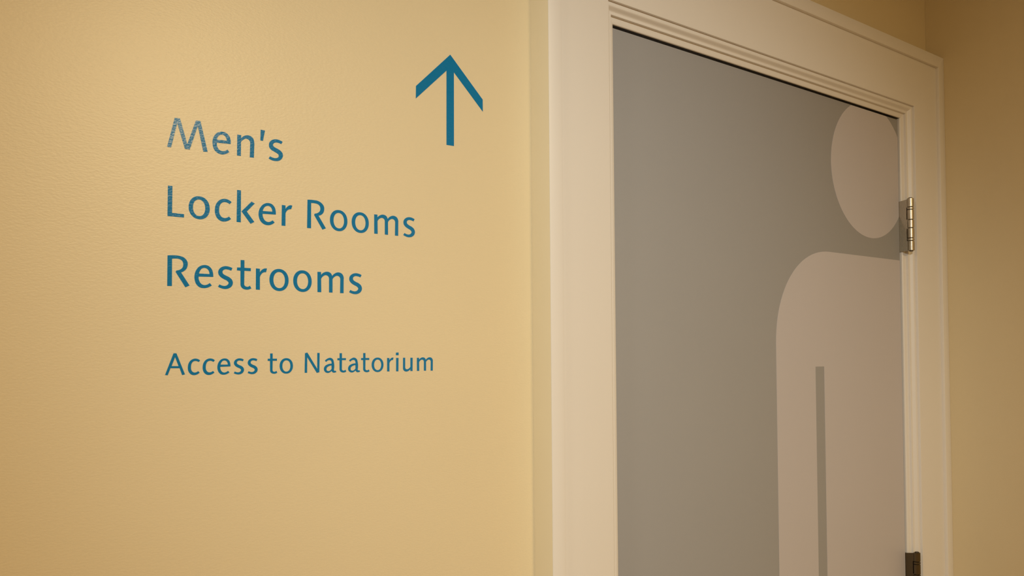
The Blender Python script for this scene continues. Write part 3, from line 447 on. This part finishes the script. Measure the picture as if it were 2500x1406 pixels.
  "38347,132;38297,159;38246,184;38193,205;38139,223;38085,238;38026,250;37967,259;37908,264;37848,264;37789,259;37725,248;37661,232;37599,210;37540,181;37485,146;37436,107;37391,63;37349,15;37315,-38;37289,-96;37273,-152;37264,-210;37261,-269;37266,-328;37278,-384;37298,-435;37324,-482;37356,-526;37392,-568;37429,-607;37475,-648;37526,-682;37579,-713;37634,-743;37688,-772;37737,-796;37789,-817;37840,-838;37889,-863;37933,-895;37963,-921;37993,-947;38020,-976;38040,-1008;38051,-1044;38049,-1082;38038,-1119;38020,-1155;37997,-1187;37971,-1217;37940,-1245;37904,-1267;37865,-1284;37825,-1297;37784,-1307;37740,-1313;37696,-1313;37651,-1309;37607,-1302;37564,-1292;37521,-1281;37479,-1266;37437,-1249;37397,-1228;37359,-1206;37246,-1402;37284,-1423;37322,-1441;37361,-1459;37401,-1475;37441,-1490;37503,-1510;37566,-1528;37630,-1542;37694,-1551;37759,-1554;37825,-1551;37891,-1543;37956,-1529;38019,-1509;38079,-1482;38130,-1453;38180,-1419;38226,-1381;38267,-1338;38302,-1289;38328,-1242;38349,-1191;38365,-1138;38375,-1084;38378,-1029;38373,-974;38361,-919;38342,-865;38318,-814;38289,-767;38255,-725;38216,-687;38173,-654;38127,-623;38082,-594;38027,-563;37969,-539;37910,-517;37852,-493;37797,-463;37755,-439;37712,-415;37672,-389;37637,-358;37611,-319;37598,-287;37590,-254;37585,-219;37586,-185;37592,-151;37609,-111;37637,-77;37671,-47;37710,-23;37749,-3;37794,11;37841,17;37889,16;37938,11;37985,5;38038,-4;38091,-16;38143,-33;38193,-53;38242,-77",
  "39888,138;39838,165;39787,190;39734,211;39680,229;39625,244;39567,256;39507,265;39448,270;39388,270;39329,265;39264,254;39200,238;39138,216;39079,187;39023,152;38974,113;38928,69;38887,20;38853,-33;38827,-90;38811,-146;38801,-204;38799,-263;38804,-322;38816,-378;38835,-429;38862,-476;38894,-520;38930,-562;38967,-601;39014,-642;39064,-676;39118,-707;39173,-737;39227,-766;39277,-790;39328,-811;39379,-832;39428,-857;39473,-889;39503,-915;39533,-941;39560,-970;39581,-1002;39591,-1038;39590,-1076;39579,-1113;39560,-1148;39537,-1181;39512,-1211;39480,-1238;39444,-1261;39405,-1278;39365,-1291;39324,-1301;39280,-1307;39235,-1307;39190,-1303;39146,-1296;39102,-1286;39059,-1275;39017,-1260;38976,-1242;38935,-1222;38897,-1199;38784,-1396;38821,-1416;38860,-1435;38899,-1453;38939,-1469;38979,-1484;39041,-1504;39105,-1522;39169,-1536;39233,-1545;39298,-1547;39364,-1545;39430,-1537;39496,-1523;39559,-1503;39620,-1476;39671,-1447;39721,-1413;39767,-1375;39809,-1331;39844,-1283;39870,-1235;39891,-1185;39907,-1132;39917,-1078;39919,-1023;39914,-967;39902,-913;39884,-859;39859,-808;39831,-761;39796,-719;39757,-681;39714,-648;39668,-617;39623,-587;39567,-557;39509,-533;39450,-511;39392,-487;39336,-457;39294,-433;39251,-409;39211,-383;39175,-352;39149,-313;39137,-281;39128,-248;39124,-213;39124,-179;39130,-145;39148,-106;39176,-71;39210,-41;39249,-17;39288,3;39333,17;39381,23;39429,22;39478,17;39525,11;39579,2;39632,-11;39684,-27;39734,-47;39783,-71",
  "41361,794;41651,799;41651,188;42157,187;42148,-52;41651,-49;41634,-1085;41633,-1120;41638,-1156;41649,-1191;41665,-1223;41686,-1252;41711,-1274;41740,-1292;41772,-1306;41805,-1315;41838,-1321;41891,-1320;41944,-1309;41995,-1288;42041,-1258;42078,-1220;42196,-1425;42155,-1456;42111,-1483;42065,-1505;42018,-1524;41969,-1538;41917,-1548;41865,-1553;41812,-1554;41760,-1549;41708,-1541;41654,-1528;41601,-1511;41550,-1490;41502,-1462;41461,-1427;41422,-1379;41390,-1325;41367,-1266;41353,-1205;41349,-1143;41348,-62;41073,-51;41090,185;41361,193",
  "44052,-666;44043,-509;44016,-367;43971,-237;43909,-119;43832,-14;43741,74;43637,145;43523,196;43400,227;43262,238;43125,227;43001,196;42887,145;42784,74;42693,-14;42616,-119;42554,-237;42509,-367;42482,-509;42473,-666;42482,-823;42509,-964;42554,-1095;42616,-1213;42693,-1317;42784,-1406;42887,-1476;43001,-1528;43125,-1559;43262,-1569;43400,-1559;43523,-1528;43637,-1476;43741,-1406;43832,-1317;43909,-1213;43971,-1095;44016,-964;44043,-823|43749,-672;43744,-557;43727,-454;43700,-359;43662,-272;43616,-196;43560,-131;43498,-80;43428,-42;43353,-19;43270,-12;43187,-19;43112,-42;43043,-80;42980,-131;42925,-196;42878,-272;42841,-359;42813,-454;42797,-557;42791,-672;42797,-787;42813,-891;42841,-986;42878,-1073;42925,-1149;42980,-1213;43043,-1265;43112,-1303;43187,-1325;43270,-1333;43353,-1325;43428,-1303;43498,-1265;43560,-1213;43616,-1149;43662,-1073;43700,-986;43727,-891;43744,-787",
  "45523,812;45814,881;47039,-1085;47043,833;47338,832;47296,-1478;46979,-1556;45791,335;45773,-1519;45483,-1513",
  "47997,-108;48053,-49;48114,6;48179,56;48248,100;48320,138;48391,171;48465,201;48541,224;48618,237;48695,234;48766,218;48835,192;48900,156;48959,111;49011,60;49058,-8;49090,-84;49112,-167;49130,-251;49146,-334;49177,-503;49191,-676;49191,-850;49175,-1022;49144,-1191;49140,-1223;49146,-1256;49159,-1288;49179,-1316;49204,-1335;49232,-1345;49263,-1348;49295,-1344;49324,-1333;49348,-1316;49469,-1483;49423,-1509;49374,-1530;49323,-1546;49271,-1558;49219,-1564;49172,-1567;49125,-1566;49078,-1561;49034,-1550;48992,-1531;48954,-1504;48921,-1470;48893,-1431;48871,-1388;48857,-1343;48821,-1381;48782,-1416;48741,-1448;48698,-1477;48653,-1503;48599,-1531;48543,-1554;48486,-1573;48427,-1586;48368,-1590;48292,-1585;48216,-1568;48143,-1541;48076,-1503;48017,-1456;47965,-1397;47924,-1329;47893,-1254;47875,-1177;47868,-1099;47876,-1022;47898,-948;47930,-876;47971,-808;48018,-747;48080,-688;48152,-640;48230,-601;48311,-568;48393,-539;48480,-512;48570,-492;48661,-479;48753,-473;48844,-473;48850,-438;48854,-402;48854,-366;48851,-330;48844,-295;48831,-245;48812,-197;48787,-151;48756,-111;48717,-80;48672,-58;48623,-47;48571,-45;48519,-48;48469,-56;48398,-76;48330,-109;48267,-153;48213,-206;48169,-266|48843,-687;48765,-692;48687,-705;48611,-726;48537,-754;48467,-789;48410,-821;48354,-856;48302,-897;48258,-943;48227,-998;48209,-1055;48200,-1115;48200,-1176;48213,-1233;48241,-1283;48282,-1318;48332,-1343;48389,-1356;48447,-1361;48503,-1358;48549,-1349;48594,-1332;48636,-1310;48676,-1284;48714,-1255;48745,-1227;48773,-1197;48799,-1164;48822,-1130;48842,-1093",
  "49885,785;50185,791;50185,177;50707,176;50698,-63;50185,-61;50167,-1101;50166,-1136;50171,-1172;50182,-1207;50199,-1240;50221,-1268;50246,-1291;50276,-1309;50309,-1323;50343,-1332;50378,-1338;50432,-1337;50487,-1326;50540,-1305;50587,-1274;50626,-1237;50748,-1443;50705,-1473;50660,-1500;50612,-1523;50563,-1542;50513,-1556;50460,-1566;50405,-1571;50351,-1571;50297,-1567;50243,-1559;50188,-1546;50133,-1529;50080,-1507;50031,-1479;49988,-1444;49948,-1396;49915,-1342;49891,-1283;49876,-1221;49872,-1159;49872,-74;49588,-63;49605,174;49885,182",
  "51110,-113;51165,-54;51226,1;51291,50;51360,94;51432,132;51503,166;51577,196;51653,219;51730,231;51807,229;51878,213;51947,186;52012,150;52071,106;52123,55;52170,-13;52202,-89;52224,-171;52241,-255;52258,-338;52288,-508;52303,-680;52303,-853;52287,-1025;52256,-1194;52252,-1226;52258,-1259;52271,-1291;52291,-1318;52316,-1338;52344,-1348;52375,-1350;52406,-1346;52436,-1336;52460,-1319;52581,-1485;52535,-1511;52486,-1532;52435,-1548;52383,-1560;52331,-1566;52284,-1568;52237,-1568;52190,-1563;52145,-1552;52104,-1533;52066,-1506;52033,-1472;52005,-1433;51983,-1390;51969,-1346;51933,-1383;51894,-1418;51853,-1450;51810,-1479;51765,-1506;51711,-1533;51655,-1556;51598,-1575;51539,-1588;51480,-1592;51404,-1587;51328,-1570;51255,-1543;51188,-1505;51129,-1458;51078,-1399;51036,-1331;51006,-1257;50987,-1180;50981,-1102;50988,-1026;51010,-951;51042,-879;51083,-811;51130,-750;51192,-692;51264,-644;51342,-605;51423,-572;51505,-543;51592,-516;51682,-496;51773,-483;51864,-477;51956,-477;51962,-442;51965,-406;51966,-370;51962,-334;51956,-299;51943,-250;51924,-201;51899,-156;51867,-116;51829,-84;51784,-63;51735,-52;51683,-50;51631,-53;51581,-61;51510,-81;51441,-114;51379,-158;51325,-210;51281,-270|51955,-691;51877,-696;51799,-709;51723,-729;51649,-757;51579,-792;51522,-824;51466,-860;51414,-900;51370,-947;51339,-1001;51321,-1058;51312,-1118;51312,-1179;51325,-1236;51353,-1285;51394,-1321;51444,-1345;51501,-1359;51559,-1364;51615,-1361;51661,-1351;51706,-1335;51748,-1313;51788,-1287;51826,-1258;51857,-1230;51885,-1200;51911,-1167;51934,-1133;51954,-1096",
  "52999,785;53296,791;53296,171;53813,170;53804,-71;53296,-68;53278,-1118;53277,-1154;53282,-1191;53293,-1226;53310,-1259;53331,-1287;53357,-1310;53386,-1329;53419,-1342;53452,-1352;53487,-1357;53541,-1357;53595,-1345;53647,-1324;53694,-1294;53732,-1255;53853,-1463;53811,-1494;53766,-1521;53719,-1544;53670,-1563;53620,-1578;53568,-1588;53514,-1593;53460,-1593;53406,-1589;53353,-1580;53299,-1567;53244,-1550;53192,-1529;53144,-1500;53101,-1465;53061,-1417;53029,-1362;53005,-1302;52990,-1240;52986,-1177;52986,-82;52705,-71;52722,169;52999,176",
  "55759,-693;55750,-536;55722,-394;55676,-263;55612,-144;55533,-40;55439,49;55333,119;55216,171;55089,202;54948,213;54807,202;54680,171;54563,119;54456,49;54363,-40;54283,-144;54220,-263;54174,-394;54146,-536;54136,-693;54146,-851;54174,-993;54220,-1124;54283,-1242;54363,-1347;54456,-1435;54563,-1506;54680,-1558;54807,-1589;54948,-1600;55089,-1589;55216,-1558;55333,-1506;55439,-1435;55533,-1347;55612,-1242;55676,-1124;55722,-993;55750,-851|55448,-700;55442,-585;55425,-481;55397,-385;55359,-298;55311,-222;55254,-157;55190,-105;55119,-68;55042,-45;54956,-37;54870,-45;54793,-68;54722,-105;54658,-157;54601,-222;54553,-298;54515,-385;54487,-481;54470,-585;54464,-700;54470,-815;54487,-919;54515,-1015;54553,-1101;54601,-1178;54658,-1243;54722,-1294;54793,-1332;54870,-1355;54956,-1363;55042,-1355;55119,-1332;55190,-1294;55254,-1243;55311,-1178;55359,-1101;55397,-1015;55425,-919;55442,-815",
  "56275,155;56591,137;56590,-154;56617,-101;56649,-50;56686,-3;56727,41;56772,80;56807,106;56843,130;56882,151;56921,168;56963,181;57003,190;57044,195;57086,196;57127,194;57168,189;57090,-113;57049,-109;57007,-110;56965,-115;56924,-125;56885,-138;56843,-160;56804,-187;56767,-220;56734,-255;56704,-292;56673,-335;56645,-381;56623,-430;56604,-480;56590,-531;56590,-1553;56265,-1545",
  "57544,147;57879,144;57854,-1564;57536,-1559|57522,824;57899,845;57898,491;57520,493",
  "58529,162;58834,159;58828,-1052;58827,-1099;58837,-1146;58854,-1191;58880,-1232;58912,-1266;58944,-1287;58980,-1303;59019,-1313;59059,-1319;59099,-1322;59152,-1318;59205,-1306;59257,-1286;59307,-1262;59355,-1235;59410,-1198;59461,-1156;59509,-1109;59551,-1058;59587,-1003;59593,153;59920,150;59893,-1563;59584,-1558;59569,-1314;59519,-1373;59463,-1428;59402,-1476;59337,-1518;59268,-1552;59211,-1575;59152,-1594;59092,-1607;59030,-1615;58969,-1615;58900,-1607;58830,-1590;58763,-1565;58701,-1532;58647,-1488;58593,-1422;58552,-1344;58526,-1258;58515,-1171;58522,-1085",
  "60541,135;60852,138;60862,-105;60901,-56;60946,-9;60994,33;61046,71;61101,105;61157,133;61215,157;61276,175;61338,187;61400,192;61464,189;61528,180;61590,163;61648,138;61701,104;61745,64;61783,17;61814,-35;61837,-90;61852,-147;61893,-92;61940,-40;61991,8;62046,51;62105,89;62162,120;62221,147;62283,169;62346,184;62410,191;62480,188;62551,177;62620,157;62684,128;62742,90;62796,36;62841,-28;62875,-99;62899,-174;62910,-250;62911,-274;62911,-298;62910,-322;62908,-345;62905,-369;62891,-1562;62573,-1565;62597,-385;62594,-344;62585,-304;62571,-266;62551,-230;62526,-198;62491,-166;62449,-140;62404,-121;62356,-109;62307,-105;62259,-109;62211,-123;62165,-144;62121,-170;62079,-197;62032,-233;61988,-274;61949,-320;61915,-368;61886,-420;61883,-1555;61571,-1553;61574,-388;61572,-347;61562,-305;61547,-265;61526,-227;61499,-194;61467,-165;61429,-142;61387,-124;61343,-112;61299,-106;61246,-109;61194,-123;61144,-145;61095,-173;61050,-203;61003,-241;60960,-283;60921,-330;60888,-380;60861,-434;60873,-1558;60542,-1562",
 ],
]
ARROW = "65852,40929;71051,35798;71063,34111;66409,38647;66353,28624;65190,28602;65256,38645;60570,34004;60601,35654"


def flat_shape(name, loops, y_front, thick):
    """Filled outline (with holes) standing on the wall, as one thin mesh."""
    cu = bpy.data.curves.new(name, 'CURVE')
    cu.dimensions = '2D'
    cu.fill_mode = 'BOTH'
    cu.extrude = thick / 2
    for lp in loops:
        sp = cu.splines.new('POLY')
        sp.points.add(len(lp) - 1)
        for q, (x, z) in zip(sp.points, lp):
            q.co = (x, z, 0, 1)
        sp.use_cyclic_u = True
    tmp = bpy.data.objects.new('tmp', cu)
    COL.objects.link(tmp)
    bpy.context.view_layer.update()
    me = bpy.data.meshes.new_from_object(tmp.evaluated_get(bpy.context.evaluated_depsgraph_get()))
    bpy.data.objects.remove(tmp, do_unlink=True)
    bpy.data.curves.remove(cu)
    me.name = name
    for v in me.vertices:
        x, z, d = v.co
        v.co = (x, y_front + thick / 2 - d, z + EYE)
    return me


def decode(s):
    return [[tuple(int(v) / 1e5 for v in p.split(',')) for p in lp.split(';')] for lp in s.split('|')]


LET_Y, LET_T = WALL_Y - 0.00030, 0.00028
LINE_LABELS = ['teal lettering reading Men\'s, the topmost line on the yellow wall',
               'teal lettering reading Locker Rooms, second line from the top',
               'teal lettering reading Restrooms, the lowest of the three large lines',
               'small teal lettering reading Access to Natatorium, the bottom line']
for glyphs, lab in zip(TEXT, LINE_LABELS):
    root = link('wall_lettering', None, None, label=lab, cat='lettering', group='lines of teal vinyl lettering on the wall')
    first = decode(glyphs[0])[0]
    base = Vector((min(p[0] for p in first), WALL_Y, EYE + min(p[1] for p in first)))
    root.location = base
    for gi, g in enumerate(glyphs):
        mark = gi == 3 and 'Men' in lab              # the apostrophe
        me = flat_shape('letter', decode(g), LET_Y, LET_T)
        me.transform(Matrix.Translation(-base))
        link('apostrophe' if mark else 'letter', me, M_TEAL, root)

link('arrow_decal', flat_shape('arrow_decal', decode(ARROW), LET_Y, LET_T), M_TEAL,
     label='teal arrow pointing straight up at the right above the lettering', cat='arrow')
